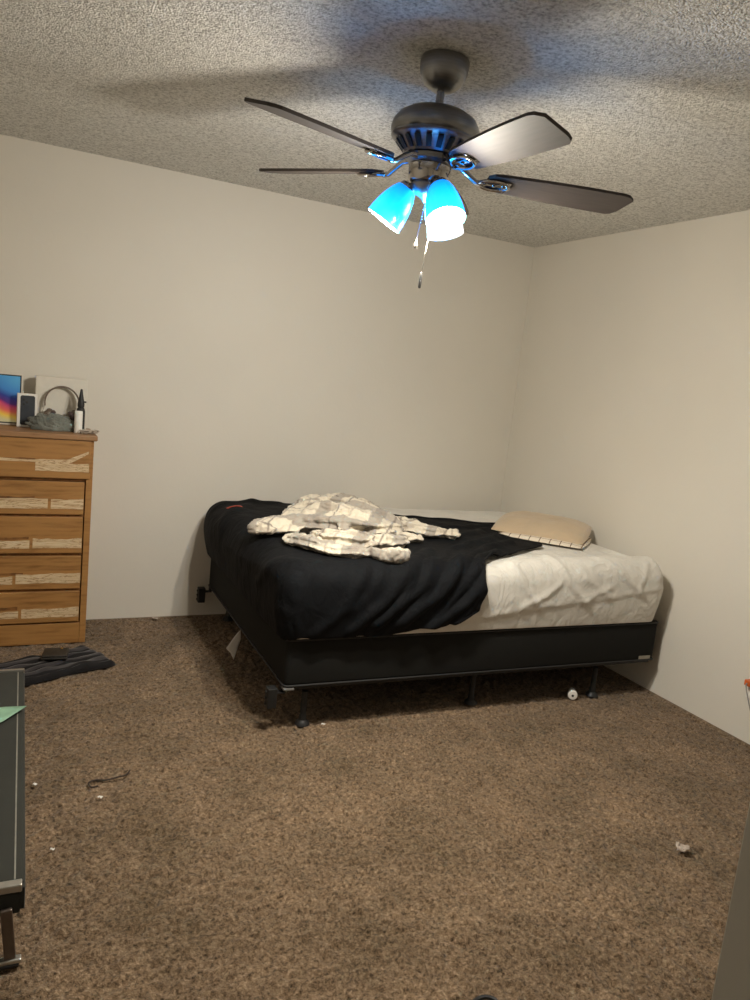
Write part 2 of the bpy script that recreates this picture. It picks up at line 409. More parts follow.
for ang, glass, watt, rad_, zz in ((146, GL_A, 30, .061, -.334), (-88, GL_A, 18, .075, -.330), (28, GL_B, 36, .080, -.332)):
    base = Matrix.Rotation(R(ang), 4, 'Z')
    tilt = Matrix.Translation((rad_, 0, zz)) @ Matrix.Rotation(R(-30), 4, 'Y')
    arm = obj('lamp_arm', tube_bm([(.030, 0, -.330), ((.03 + rad_) / 2, 0, -.322), (rad_ - .012, 0, zz + .010), (rad_ - .001, 0, zz + .002)], .0075, 12), NICKEL_SH, fan); arm.matrix_local = base
    so = obj('lamp_socket', lathe_bm([(.012, .014), (.022, .010), (.027, .0), (.027, -.010), (.024, -.016), (.016, -.03)], 28), NICKEL_SH, fan); so.matrix_local = base @ tilt
    sh = obj('glass_shade', shade_bm(), glass, fan); sh.data.materials.append(GL_IN); sh.matrix_local = base @ tilt
    bu = obj('bulb', lathe_bm([(.011, -.026), (.013, -.045), (.020, -.062), (.026, -.078), (.027, -.088), (.022, -.100), (.012, -.107), (.002, -.109)], 24), BULB, fan); bu.matrix_local = base @ tilt
    ld = bpy.data.lights.new('lamp_light', 'POINT'); ld.energy = watt; ld.color = WARM; ld.shadow_soft_size = .035
    lo = bpy.data.objects.new('lamp_light', ld); COL.objects.link(lo); lo.parent = fan
    lo.matrix_local = base @ tilt @ Matrix.Translation((0, 0, -.135)); LAMPS.append(lo)
    ld = bpy.data.lights.new('lamp_beam', 'SPOT'); ld.energy = watt * .75; ld.color = WARM; ld.shadow_soft_size = .03; ld.spot_size = R(158); ld.spot_blend = .9
    lo = bpy.data.objects.new('lamp_beam', ld); COL.objects.link(lo); lo.parent = fan
    lo.matrix_local = base @ Matrix.Translation((rad_, 0, zz)) @ Matrix.Rotation(R(-30), 4, 'Y') @ Matrix.Translation((0, 0, -.118)) @ Matrix.Rotation(R(22), 4, 'Y')
# soft blue spill of the tinted glass
ld = bpy.data.lights.new('glass_spill_light', 'POINT'); ld.energy = 5; ld.color = (.10, .45, 1.0); ld.shadow_soft_size = .03
lo = bpy.data.objects.new('glass_spill_light', ld); COL.objects.link(lo); lo.parent = fan; lo.location = (0, 0, -.405)
# pull chains
def chain(pts, pend):
    bm = bmesh.new(); add_tube(bm, pts, .0008, 6)
    p0, p1 = Vector(pts[0]), Vector(pts[-1]); L = (p1 - p0).length; n = int(L / .009)
    for q in range(n):
        bmesh.ops.create_icosphere(bm, subdivisions=1, radius=.0016, matrix=Matrix.Translation(p0.lerp(p1, (q + .5) / n)))
    c = obj('pull_chain', bm, NICKEL_SH, fan)
    obj('chain_pendant', lathe_bm([(.001, .004), (.0035, 0), (.004, -.010), (.0048, -.016), (.0050, -.038 * pend), (.004, -.044 * pend), (.001, -.046 * pend)], 14), BLACK_METAL if pend > .7 else NICKEL_SH, c, loc=pts[-1])
chain([(-.020, -.052, -.310), (-.044, -.062, -.505)], .25)
chain([(.006, -.066, -.310), (-.018, -.075, -.590)], 1.0)

# ------------------------------------------------------------------ dresser
DX0, DX1, DY0, DY1 = -.36, .412, 3.955, 4.305
dr = thing('dresser', 'honey oak chest of five drawers with cream live-edge inlay strips', 'dresser', ((DX0 + DX1) / 2, (DY0 + DY1) / 2, 0))
cx, cy = (DX0 + DX1) / 2, (DY0 + DY1) / 2
hw, hd = (DX1 - DX0) / 2, (DY1 - DY0) / 2
obj('side_panel', box_bm(hw - .03, hw, -hd, hd, 0, 1.035, .002), OAK, dr, False)
obj('side_panel', box_bm(-hw, -hw + .03, -hd, hd, 0, 1.035, .002), OAK, dr, False)
obj('back_panel', box_bm(-hw + .03, hw - .03, hd - .012, hd, .0, 1.03), OAK, dr, False)
obj('base_board', box_bm(-hw + .03, hw - .03, -hd + .002, -hd + .022, 0, .105, .002), OAK, dr, False)
obj('top', box_bm(-hw - .012, hw + .014, -hd - .02, hd, 1.035, 1.062, .006, 3), OAK_TOP, dr, False)
bm = bmesh.new()
for z in (.110, .280, .4625, .6575, .8375): add_box(bm, (0, -hd + .03, z), (2 * hw - .06, .04, .012))
obj('rail', bm, DARK_KNOT, dr, False)
def strip(bm, x0, x1, z0, z1, seed, y):
    n = 40; a = []; b = []
    for i in range(n + 1):
        x = x0 + (x1 - x0) * i / n
        up = z1 + .007 * ns(x, seed, 9, seed) + .004 * ns(x, seed, 30, seed + 3)
        dn = z0 + .003 * ns(x, seed, 12, seed + 5)
        a.append(bm.verts.new((x, y, up))); b.append(bm.verts.new((x, y, dn)))
    for i in range(n): bm.faces.new((a[i], b[i], b[i + 1], a[i + 1]))
for k, (z0, z1, s0, s1) in enumerate([(.845, 1.033, .880, .928), (.665, .828, .694, .742), (.470, .652, .496, .545), (.288, .455, .318, .366), (.116, .274, .142, .190)]):
    full = 0 if k else .022
    x0, x1 = -hw + .033 - full, hw - .036 + full
    yb = -hd - (.006 if k else .010)
    d = obj('drawer', box_bm(x0, x1, yb, yb + .022, z0, z1, .003, 2), OAK, dr, False)
    bm = bmesh.new()
    if k == 0:
        strip(bm, x0 + .01, x0 + .30, s0, s1 - .012, 3, yb - .0012)
        strip(bm, x0 + .50, x1 - .006, s0, s1 - .008, 8, yb - .0012)
        # the long lifted splinter running up to the right
        n = 24; A = []; B = []
        for i in range(n + 1):
            t = i / n; x = x0 + .52 + (x1 - x0 - .53) * t; z = s0 + .012 + .085 * t ** 1.5
            w = .006 + .006 * math.sin(t * PI)
            A.append(bm.verts.new((x, yb - .002, z + w))); B.append(bm.verts.new((x, yb - .002, z - w)))
        for i in range(n): bm.faces.new((A[i], B[i], B[i + 1], A[i + 1]))
        strip(bm, x0 + .30, x1 - .10, s1 - .006, s1 + .004, 9, yb - .0013)
    else:
        gap = {1: .545, 2: .47, 3: .40, 4: .43}[k]
        strip(bm, x0 + .01, x0 + gap - .006, s0, s1 - (.012 if k > 1 else 0), 11 + k, yb - .0012)
        strip(bm, x0 + gap + .008, x1 - .002, s0, s1, 21 + k, yb - .0012)
    i = obj('inlay_strip', bm, INLAY, d, False)
    i.modifiers.new('s', 'SOLIDIFY').thickness = .0012
    bm = bmesh.new(); 
    strip(bm, x0 + .12 + .03 * k, x0 + .50 - .02 * k, s1 - .005, s1 + .008, 31 + k, yb - .0006)
    i = obj('dark_grain', bm, DARK_KNOT, d, False); i.modifiers.new('s', 'SOLIDIFY').thickness = .0010
TOPZ = 1.0622

# items on the dresser
tb = thing('tablet_box', 'tall white boxed tablet with a colourful wave picture, standing at the back of the dresser', 'tablet box', (-.03, 4.235, TOPZ), (R(-4), 0, 0))
obj('box', box_bm(-.13, .122, -.018, .018, 0, .255, .002), CARD_WHITE, tb, False)
obj('screen_bezel', box_bm(-.124, .116, -.0195, -.0185, .008, .248, .0003), BLACK_PLASTIC, tb, False)
def picture():
    m, nt, b = new_mat('wave_picture')
    tc = nt.nodes.new('ShaderNodeTexCoord'); sp = nt.nodes.new('ShaderNodeSeparateXYZ'); nt.links.new(tc.outputs['Object'], sp.inputs[0])
    n = N_(nt, 'ShaderNodeTexNoise', Scale=6, Detail=1); nt.links.new(tc.outputs['Object'], n.inputs['Vector'])
    a = N_(nt, 'ShaderNodeMath', operation='MULTIPLY_ADD'); a.inputs[1].default_value = .10; nt.links.new(n.outputs[0], a.inputs[0]); nt.links.new(sp.outputs[2], a.inputs[2])
    c = N_(nt, 'ShaderNodeMath', operation='MULTIPLY_ADD'); c.inputs[1].default_value = .25; nt.links.new(sp.outputs[0], c.inputs[0]); nt.links.new(a.outputs[0], c.inputs[2])
    mr = N_(nt, 'ShaderNodeMapRange'); mr.inputs[1].default_value = .04; mr.inputs[2].default_value = .32; nt.links.new(c.outputs[0], mr.inputs[0])
    o = ramp(nt, mr.outputs[0], [(0, (.35, .38, .40)), (.16, (.60, .55, .30)), (.25, (.80, .55, .08)), (.34, (.72, .16, .10)), (.44, (.55, .06, .16)), (.50, (.10, .03, .20)), (.60, (.03, .05, .28)), (.72, (.05, .22, .55)), (1, (.10, .38, .66))])
    nt.links.new(o, b.inputs['Base Color']); b.inputs['Roughness'].default_value = .3
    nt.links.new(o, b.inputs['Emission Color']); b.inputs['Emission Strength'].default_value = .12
    return m
obj('picture', box_bm(-.118, .110, -.0206, -.0196, .014, .242), picture(), tb, False)
pb = thing('phone_box', 'small white phone box with a dark phone pictured on its lid', 'phone box', (.113, 4.17, TOPZ), (R(-3), 0, R(4)))
obj('box', box_bm(-.045, .045, -.012, .012, 0, .166, .002), WHITE_PLASTIC, pb, False)
bm = bmesh.new(); add_box(bm, (0, 0, 0), (.066, .145, .0012)); 
vert = [e for e in bm.edges if abs(e.verts[0].co.z - e.verts[1].co.z) > .0005]
bmesh.ops.bevel(bm, geom=vert, offset=.009, segments=5, profile=.5, affect='EDGES')
bmesh.ops.rotate(bm, cent=(0, 0, 0), matrix=Matrix.Rotation(PI / 2, 3, 'X'), verts=bm.verts[:])
bmesh.ops.translate(bm, vec=(.002, -.0128, .083), verts=bm.verts[:])
ph = obj('phone_picture', bm, simple('phone_picture_blue_black', (.022, .028, .04), .35, var=.2), pb, False)
bm = bmesh.new()
for dx, dz in ((-.017, .052), (-.004, .040), (-.017, .030)): add_lathe(bm, [(.0065, 0), (.0065, .001), (.003, .0014)], 16, Matrix.Translation((.002 + dx, -.0136, .083 + dz)) @ Matrix.Rotation(PI / 2, 4, 'X'))
obj('lens', bm, BLACK_PLASTIC, ph)
wb = tag(obj('white_carton', box_bm(-.122, .122, -.03, .03, 0, .257, .003), CARD_WHITE, None, False, (.272, 4.232, TOPZ)), 'large blank off-white carton standing against the wall behind the headphones', 'box')
hp = thing('headphones', 'brown and grey over-ear headphones leaning on the blank white carton', 'headphones', (.272, 4.150, TOPZ), (R(-7), 0, R(-4)))
HB = simple('headphone_band', (.15, .115, .09), .4, .2, var=.1)
HC = simple('headphone_cushion', (.085, .055, .055), .6, var=.2)
bm = bmesh.new()
pts = [(.080 * math.cos(t), 0, .132 + .083 * math.sin(t)) for t in [R(-12 + 204 * k / 24) for k in range(25)]]
prev = None
for i, p in enumerate(pts):
    n_ = Vector((p[0], 0, p[2] - .132)).normalized(); w = .011; th = .0035
    q = [bm.verts.new(Vector(p) + n_ * th + Vector((0, w, 0))), bm.verts.new(Vector(p) + n_ * th - Vector((0, w, 0))), bm.verts.new(Vector(p) - n_ * th - Vector((0, w, 0))), bm.verts.new(Vector(p) - n_ * th + Vector((0, w, 0)))]
    if prev:
        for k in range(4): bm.faces.new((prev[k], prev[(k + 1) % 4], q[(k + 1) % 4], q[k]))
    else: bm.faces.new(q)
    prev = q
bm.faces.new(prev)
obj('headband', bm, HB, hp)
for s in (-1, 1):
    obj('yoke', tube_bm([(s * .079, 0, .120), (s * .084, 0, .105), (s * .083, 0, .080), (s * .072, 0, .066)], .0045, 8), STEEL, hp)
    c = obj('ear_cup', lathe_bm([(.006, .016), (.026, .014), (.033, .006), (.035, -.004), (.033, -.010), (.014, -.012)], 28), HB, hp)
    c.matrix_local = Matrix.Translation((s * .068, 0, .072)) @ Matrix.Rotation(R(s * 58), 4, 'Y')
    e = obj('ear_cushion', lathe_bm([(.016, -.010), (.034, -.010), (.037, -.018), (.033, -.028), (.020, -.030), (.016, -.022)], 28), HC, c)
# crumpled cloth
def lump(name, mat, sx, sy, sz, seed, loc, label, cat, amp=.35, sub=5, fr=2.6, rot=0):
    bm = bmesh.new(); bmesh.ops.create_icosphere(bm, subdivisions=sub, radius=1)
    for v in bm.verts:
        d = v.co.normalized()
        f = 1 + amp * noise.turbulence(d * fr + Vector((seed, 0, 0)), 4, True) - amp * .6
        v.co = Vector((d.x * sx * f, d.y * sy * f, max(0, (d.z * .9 + .55)) * sz * f * .65))
    return tag(obj(name, bm, mat, None, True, loc, (0, 0, rot)), label, cat)
lump('crumpled_cloth', GREY_RAG, .118, .050, .086, 3.3, (.226, 4.085, TOPZ), 'crumpled grey-green cloth heaped on the dresser in front of the headphones', 'cloth', .36, fr=1.5)
bt = thing('white_bottle', 'slim white cylindrical bottle at the front right of the dresser top', 'bottle', (.342, 4.035, TOPZ))
obj('body', lathe_bm([(.017, 0), (.019, .002), (.019, .094), (.018, .097)], 32), WHITE_PLASTIC, bt)
obj('cap', lathe_bm([(.0185, .0955), (.0188, .098), (.0188, .105), (.0165, .108), (.002, .1085)], 32), WHITE_PAPER, bt)
bk = thing('black_spray_bottle', 'black pointed nozzle bottle standing behind the slim white bottle', 'bottle', (.356, 4.098, TOPZ))
obj('body', lathe_bm([(.018, 0), (.021, .003), (.021, .100), (.018, .116), (.012, .124)], 28), BLACK_PLASTIC, bk)
obj('nozzle', lathe_bm([(.016, .124), (.017, .140), (.012, .165), (.008, .190), (.005, .212), (.001, .214)], 24), BLACK_PLASTIC, bk)
bm = bmesh.new()
add_box(bm, (.012, 0, .150), (.026, .008, .008), .002); obj('trigger', bm, BLACK_PLASTIC, bk, False)
bm = bmesh.new()
for k in range(5):
    pts = [(.045 * math.cos(a * 1.3 + k * 1.9) * (1 - .1 * k) , .025 * math.sin(a * 2.1 + k), .006 + .007 * (1 + math.sin(a * 3 + k * 2.2))) for a in [i * .33 for i in range(20)]]
    add_tube(bm, pts, .0028, 7)
tag(obj('tangled_cord', bm, simple('pale_cord', (.42, .36, .30), .6), None, True, (.392, 4.02, TOPZ - .002)), 'small tangle of pale cord on the right corner of the dresser', 'cord')

# ------------------------------------------------------------------ bed
# bedding: every cloth is laid over the rounded mattress by arc length, then folded along its normal
MX0, MX1, MY0, MY1, MZ, MR = -.015, 1.970, -.008, 1.445, .690, .066
def nz(x, y, s, seed=0): return noise.noise(Vector((x * s + seed * 7.3, y * s - seed * 3.1, seed * 1.7)))
def wrap(s, t, off, bulge=.018):
    cx_ = min(max(s, MX0 + MR), MX1 - MR); cy_ = min(max(t, MY0 + MR), MY1 - MR)
    ox, oy = s - cx_, t - cy_
    m = (abs(ox) ** 4 + abs(oy) ** 4) ** .25
    hyp = math.hypot(ox, oy) or 1
    dx, dy = ox / hyp, oy / hyp
    if m < MR * math.pi / 2: a = m / MR; h = MR * math.sin(a); dz = MR * (1 - math.cos(a))
    else: a = math.pi / 2; h = MR; dz = MR + m - MR * math.pi / 2
    h += bulge * math.sin(math.pi * min(1, dz / .285))
    return Vector((cx_ + dx * (h + math.sin(a) * off), cy_ + dy * (h + math.sin(a) * off), max(.4075, MZ - dz + math.cos(a) * off)))
def ridge(s, t, p, w, amp):
    """a fold running along the polyline p"""
    best = 9
    for (x0, y0), (x1, y1) in zip(p, p[1:]):
        vx, vy = x1 - x0, y1 - y0; q = max(0, min(1, ((s - x0) * vx + (t - y0) * vy) / (vx * vx + vy * vy)))
        d = math.hypot(s - x0 - q * vx, t - y0 - q * vy)
        if d < best: best = d
    return amp * math.exp(-(best / w) ** 2) if best < 4 * w else 0
def lerpk(K, v):
    for a, b in zip(K, K[1:]):
        if v <= b[0]:
            q = max(0, (v - a[0]) / (b[0] - a[0])); return a[1] + (b[1] - a[1]) * q
    return K[-1][1]
C_EDGE = [(-.262, .74), (-.20, .865), (-.12, .885), (-.03, .875), (.03, .91), (.16, 1.14), (.26, 1.31), (.33, 1.45), (.38, 1.47), (.47, 1.42), (.61, 1.37), (.79, 1.47), (.87, 1.55), (.92, 1.36), (.97, 1.22), (1.06, .98), (1.2, .86), (1.75, .8)]
C_S0, C_T0, C_T1 = -.268, -.258, 1.71
C_FOLDS = [([(.92, .02), (.80, -.10), (.62, -.24)], .020, .022), ([(1.02, .12), (.88, -.06), (.76, -.20)], .017, .018), ([(.80, .08), (.66, -.06), (.48, -.20)], .022, .022),
           ([(.66, .06), (.54, -.06), (.36, -.20)], .018, .017), ([(.50, .02), (.40, -.10), (.26, -.22)], .020, .014), ([(.30, .0), (.22, -.12), (.10, -.24)], .024, .012),
           ([(1.10, .22), (.95, .10), (.84, .0)], .020, .018), ([(1.30, .40), (1.10, .30), (.90, .12), (.80, .04)], .020, .022), ([(1.34, .55), (1.12, .42), (.92, .30)], .024, .018),
           ([(1.36, .74), (1.20, .62), (1.02, .52)], .022, .016), ([(1.44, .84), (1.25, .78), (1.05, .75)], .022, .014), ([(.74, .24), (.60, .10), (.50, .0)], .022, .014),
           ([(-.02, .10), (-.08, .5), (-.10, .9)], .03, .010), ([(.06, .0), (.0, .14), (-.12, .30)], .022, .010), ([(-.05, 1.0), (.1, 1.2), (.2, 1.4)], .035, .012),
           ([(.35, 1.38), (.15, 1.36), (.0, 1.3)], .03, .012), ([(1.0, .92), (.8, 1.0), (.55, 1.2)], .03, .014)]
def comforter_off(s, t, a=.5, b=.5):
    o = .014 + .008 * nz(s, t, 3.2, 2) + .0035 * nz(s + .4 * t, t * .6, 13, 4)
    k = math.exp(-((s - .75) / .42) ** 2 - ((t + .02) / .28) ** 2)
    ph = (s - .85 * t) * 72 + 3.2 * nz(s, t, 3.5, 7)
    o += k * .008 * (.5 + .5 * math.sin(ph)) ** 1.5
    for p, w, am in C_FOLDS: o += ridge(s + .012 * nz(s, t, 9, 3), t + .012 * nz(s, t, 9, 5), p, w, am)
    o += .034 * math.exp(-((s + .10) / .11) ** 2 - ((t - 1.18) / .22) ** 2)      # the puffed far corner
    # rolled rim on the loose edge
    o += .010 * math.exp(-((1 - a) / .022) ** 2) + .006 * nz(s, t, 22, 8) * math.exp(-((1 - a) / .10) ** 2)
    return max(.006, o)
def comforter_st(a, b):
    t = C_T0 + (C_T1 - C_T0) * b
    e = lerpk(C_EDGE, t) + .016 * nz(t, 0, 9, 4) + .008 * nz(t, 0, 28, 6)
    s = C_S0 + (e - C_S0) * a
    if t < 0:
        lift = 1 - .23 * min(1, max(0, (s - .42) / .48)) + .03 * nz(s, 0, 7, 5)
        t *= lift
    return s, t
S_FOLDS = [([(1.27, .07), (1.38, -.06), (1.56, -.235)], .013, .014), ([(1.56, .06), (1.70, -.03), (1.86, -.13)], .012, .013), ([(1.04, .04), (1.10, -.06), (1.22, -.18)], .014, .009),
           ([(1.10, .10), (1.3, .075), (1.5, .09), (1.72, .07)], .016, .010), ([(1.2, .17), (1.45, .13), (1.7, .15), (1.86, .10)], .015, .008), ([(1.42, .0), (1.52, -.06), (1.60, -.12)], .012, .008),
           ([(1.30, -.04), (1.22, -.10), (1.10, -.15)], .014, .008), ([(1.62, -.06), (1.50, -.11), (1.42, -.17)], .012, .007), ([(1.86, .03), (1.80, -.06), (1.78, -.14)], .013, .009),
           ([(1.85, .3), (1.88, .1), (1.92, -.02)], .02, .012), ([(1.08, .055), (1.5, .05), (1.90, .055)], .075, .018), ([(1.05, .2), (1.3, .3), (1.6, .28)], .02, .007), ([(1.2, 1.1), (1.5, 1.2), (1.8, 1.15)], .025, .008)]
def sheet_off(s, t):
    o = .006 + .004 * nz(s, t, 5, 11) + .0022 * nz(s + .5 * t, t, 17, 12)
    for p, w, am in S_FOLDS: o += ridge(s + .010 * nz(s, t, 8, 13), t + .010 * nz(s, t, 8, 15), p, w * .8, am * 1.35)
    if t < .05:       # the sheet's stitched hem crosses the front, lower layer set back
        h = -.205 + .105 * (s - .9) + .008 * nz(s, 0, 5, 16)
        k = 1 / (1 + math.exp(-(t - h) / .004))
        o = .0035 + .25 * (o - .0035) * (1 - k) + (o + .004 - .0035) * k + .0045 * math.exp(-((t - h - .012) / .007) ** 2)
    return max(.0025, o)
def sheet_st(a, b):
    return MX0 + MR - .332 + (MX1 - MX0 - 2 * MR + .664) * a, MY0 + MR - .330 + (MY1 - MY0 - 2 * MR + .660) * b

BO, BR = (1.065, 2.78, 0), (0, 0, R(-1.6))
frame = thing('steel_bedstead', 'black steel bedstead with short legs under the box spring', 'bedstead', BO, BR)
bm = bmesh.new()
L, W = 2.0, 1.48
def rail(name, x0, x1, y0, y1): return obj(name, box_bm(x0, x1, y0, y1, .170, .189, .003), BLACK_METAL, frame, False)
rail('side_rail', .0, L, .030, .060); rail('side_rail', .0, L, W - .042, W - .012)
rail('cross_bar', .10, .14, .05, W - .05); rail('cross_bar', .96, 1.0, .05, W - .05); rail('cross_bar', 1.66, 1.70, .05, W - .05)
for u, v in ((.115, .055), (.98, .10), (1.68, .06), (.115, W - .06), (.98, W - .06), (1.68, W - .06)):
    l = obj('leg', lathe_bm([(.013, .150), (.013, .045), (.016, .040), (.016, .012)], 20), BLACK_METAL, frame, loc=(u, v, 0))
    obj('foot', lathe_bm([(.018, .022), (.028, .012), (.032, .001), (.031, .0)], 24), BLACK_PLASTIC, l)
for (u, v, sx) in ((-.03, .03, 1), (-.03, W - .02, 1)):
    bm = bmesh.new()
    add_box(bm, (-.012, 0, .145), (.040, .045, .085), .003); add_box(bm, (.02, 0, .165), (.05, .030, .006), .001)
    for z in (.12, .145, .17): add_lathe(bm, [(.006, 0), (.006, .006), (.003, .008)], 10, Matrix.Translation((-.031, 0, z)) @ Matrix.Rotation(-PI / 2, 4, 'Y'))
    br = obj('headboard_bracket', bm, BLACK_METAL, frame, False, (u, v, 0))
obj('corner_guard', box_bm(-.002, .045, -.004, .03, .180, .192, .004, 3), simple('grey_corner_plastic', (.16, .16, .155), .4), frame, False)

bs = thing('box_spring', 'black fabric box spring resting on the low steel frame', 'box spring', BO, BR)
bm = bmesh.new()
add_box(bm, (L / 2, W / 2, .2975), (L, W, .213), .022, 4)
obj('body', bm, BOX_FABRIC, bs)
def rrect(x0, x1, y0, y1, r, n=6):
    P = []
    for cx_, cy_, a0 in ((x1 - r, y1 - r, 0), (x0 + r, y1 - r, 90), (x0 + r, y0 + r, 180), (x1 - r, y0 + r, 270)):
        for k in range(n + 1):
            a = R(a0 + 90 * k / n); P.append((cx_ + r * math.cos(a), cy_ + r * math.sin(a)))
    return P
for z in (.200, .396):
    p = [(x, y, z) for x, y in rrect(-.001, L + .001, -.001, W + .001, .02)]
    obj('piping', tube_bm(p + [p[0], p[1]], .0042, 8), PIPING, bs)
obj('maker_label', box_bm(L - .105, L - .03, -.0022, -.0008, .205, .222), simple('grey_label', (.30, .27, .22), .6), bs, False)
bm = bmesh.new()
q = [(-.004, .0, .004), (.004, .010, -.052), (-.026, .006, -.150), (-.070, -.004, -.085)]
n = 8; g = [[bm.verts.new(Vector(q[0]).lerp(Vector(q[1]), i / n).lerp(Vector(q[3]).lerp(Vector(q[2]), i / n), j / n) + Vector((0, 0, .004 * math.sin(i * .9 + j * .5)))) for j in range(n + 1)] for i in range(n + 1)]
for i in range(n):
    for j in range(n): bm.faces.new((g[i][j], g[i + 1][j], g[i + 1][j + 1], g[i][j + 1]))
t_ = obj('care_tag', bm, WHITE_PAPER, bs, True, (0, .70, .196)); t_.modifiers.new('s', 'SOLIDIFY').thickness = .0008
t_['label'] = 'white paper care tag hanging from the lower edge'

mt = bmesh.new(); add_box(mt, ((MX0 + MX1) / 2, (MY0 + MY1) / 2, .5465), (MX1 - MX0, MY1 - MY0, .283), .08, 6)
tag(obj('mattress', mt, MATT, None, True, BO, BR), 'thick mattress on the box spring, mostly hidden under the sheet and comforter', 'mattress')

def laid(name, mat, thick, nu, nv, st, off, label, cat):
    me = bpy.data.meshes.new(name); vs = []
    for i in range(nu + 1):
        for j in range(nv + 1):
            a, b = i / nu, j / nv; s, t = st(a, b); vs.append(wrap(s, t, off(s, t, a, b)))
    idx = np.arange((nu + 1) * (nv + 1)).reshape(nu + 1, nv + 1)
    fs = np.stack([idx[:-1, :-1], idx[1:, :-1], idx[1:, 1:], idx[:-1, 1:]], -1).reshape(-1, 4)
    me.from_pydata(vs, [], fs.tolist())
    o = mobj(name, me, mat, None, False, BO, BR)
    me.polygons.foreach_set('use_smooth', [True] * len(me.polygons))
    sm = o.modifiers.new('solid', 'SOLIDIFY'); sm.thickness = thick; sm.offset = 1
    b_ = o.modifiers.new('sub', 'SUBSURF'); b_.levels = b_.render_levels = 1
    return tag(o, label, cat)
laid('bed_sheet', SHEET, .002, 170, 130, sheet_st, lambda s, t, a, b: sheet_off(s, t), 'wrinkled white sheet covering the mattress and hanging over its front edge', 'sheet')
cf = laid('comforter', COMF, .010, 150, 170, comforter_st, comforter_off, 'rumpled black comforter spread over the left side of the bed', 'comforter')
bm = bmesh.new(); g = [[bm.verts.new(wrap(.015 + .06 * i / 4, 1.175 - .04 * j / 2, comforter_off(.015 + .06 * i / 4, 1.175 - .04 * j / 2) + .0135)) for j in range(3)] for i in range(5)]
for i in range(4):
    for j in range(2): bm.faces.new((g[i][j], g[i + 1][j], g[i + 1][j + 1], g[i][j + 1]))
rl = obj('fabric_label', bm, simple('red_label', (.42, .045, .02), .6), cf); rl.modifiers.new('s', 'SOLIDIFY').thickness = .001; rl['label'] = 'small red fabric label'
# crumpled throw: overlapping gathered rolls of cloth, fused into one skin
def lobe(bm, path, seed, nu=64, nv=40, folds=5, amp=.16, twist=1.2, rough=1):
    P = [Vector(q[:3]) for q in path]; Wd = [q[3] for q in path]; Hh = [q[4] for q in path]
    n = len(P) - 1; rows = []
    def cat(p0, p1, p2, p3, t): return .5 * ((2 * p1) + (p2 - p0) * t + (2 * p0 - 5 * p1 + 4 * p2 - p3) * t * t + (3 * p1 - p0 - 3 * p2 + p3) * t ** 3)
    C_, Ws, Hs = [], [], []
    for i in range(nu + 1):
        q = i / nu * n; k = min(n - 1, int(q)); t = q - k
        C_.append(cat(P[max(k - 1, 0)], P[k], P[k + 1], P[min(k + 2, n)], t)); Ws.append(Wd[k] + (Wd[k + 1] - Wd[k]) * t); Hs.append(Hh[k] + (Hh[k + 1] - Hh[k]) * t)
    for i in range(nu + 1):
        tan = (C_[min(i + 1, nu)] - C_[max(i - 1, 0)]); tan.z = 0; tan.normalize(); sd = Vector((-tan.y, tan.x, 0))
        u = i / nu; e = (1 - abs(2 * u - 1) ** 6) ** .5 if 0 < i < nu else .02
        row = []
        for j in range(nv):
            th = 2 * PI * j / nv; c, s = math.cos(th), math.sin(th)
            w0 = nz(u * 3 + seed, c * .8, 1.6, seed); w1 = nz(u * 5, s + c * 2, 1.3, seed + 3)
            f = abs(math.sin(th * folds / 2 + twist * u * 5 + 2.4 * w0)) ** .75
            f = 1 + amp * (f - .6) * 2.1 + .20 * rough * w1 + .12 * rough * nz(u * 9, th * 1.5, 1.4, seed + 6) - .10 * rough * abs(nz(u * 7 + th, th * 2.2 - u * 4, 1.5, seed + 9)) ** .5
            z = C_[i].z + Hs[i] * e * s * f * (1 if s > 0 else .8)
            row.append(bm.verts.new(C_[i] + sd * (Ws[i] * e * c * f) + Vector((0, 0, z - C_[i].z))))
            row[-1].co.z = max(.712, row[-1].co.z)
        rows.append(row)
    for a, b in zip(rows, rows[1:]):
        for j in range(nv): bm.faces.new((a[j], a[(j + 1) % nv], b[(j + 1) % nv], b[j]))
    bm.faces.new(rows[0]); bm.faces.new(rows[-1][::-1])
bm = bmesh.new()
lobe(bm, [(-.050, .570, .738, .050, .026), (-.01, .560, .744, .085, .036), (.082, .572, .750, .105, .042), (.20, .590, .757, .090, .045), (.33, .56, .77, .07, .05)], 1.3, folds=4, amp=.13, twist=.5)
lobe(bm, [(.11, .60, .745, .06, .04), (.23, .62, .760, .17, .055), (.38, .66, .775, .25, .068), (.50, .62, .775, .26, .070), (.62, .60, .760, .21, .055), (.75, .62, .742, .10, .035)], 4.1, nu=80, nv=72, folds=9, amp=.13, twist=.9)
lobe(bm, [(.24, .84, .755, .05, .05), (.33, .86, .790, .08, .050), (.445, .90, .800, .10, .05), (.58, .93, .797, .10, .05), (.68, .88, .785, .09, .045), (.79, .80, .750, .06, .03)], 7.7, folds=6, amp=.20, twist=1.4)
lobe(bm, [(.087, .42, .732, .035, .028), (.121, .327, .738, .055, .034), (.175, .225, .738, .062, .034), (.235, .150, .736, .058, .032), (.300, .110, .734, .042, .028), (.375, .125, .732, .036, .026), (.43, .16, .728, .03, .02)], 2.2, folds=5, amp=.20, twist=.25)
lobe(bm, [(.20, .40, .745, .05, .04), (.30, .30, .750, .075, .045), (.42, .265, .748, .065, .04), (.55, .28, .745, .060, .038), (.66, .34, .738, .05, .03)], 9.2, folds=6, amp=.22, twist=.6)
lobe(bm, [(.64, .73, .760, .05, .035), (.76, .69, .752, .075, .034), (.823, .606, .748, .07, .032), (.88, .526, .745, .055, .030), (.963, .495, .740, .038, .026), (1.01, .500, .738, .046, .030), (1.060, .520, .735, .030, .022)], 5.5, nu=80, folds=5, amp=.22, twist=1.0)
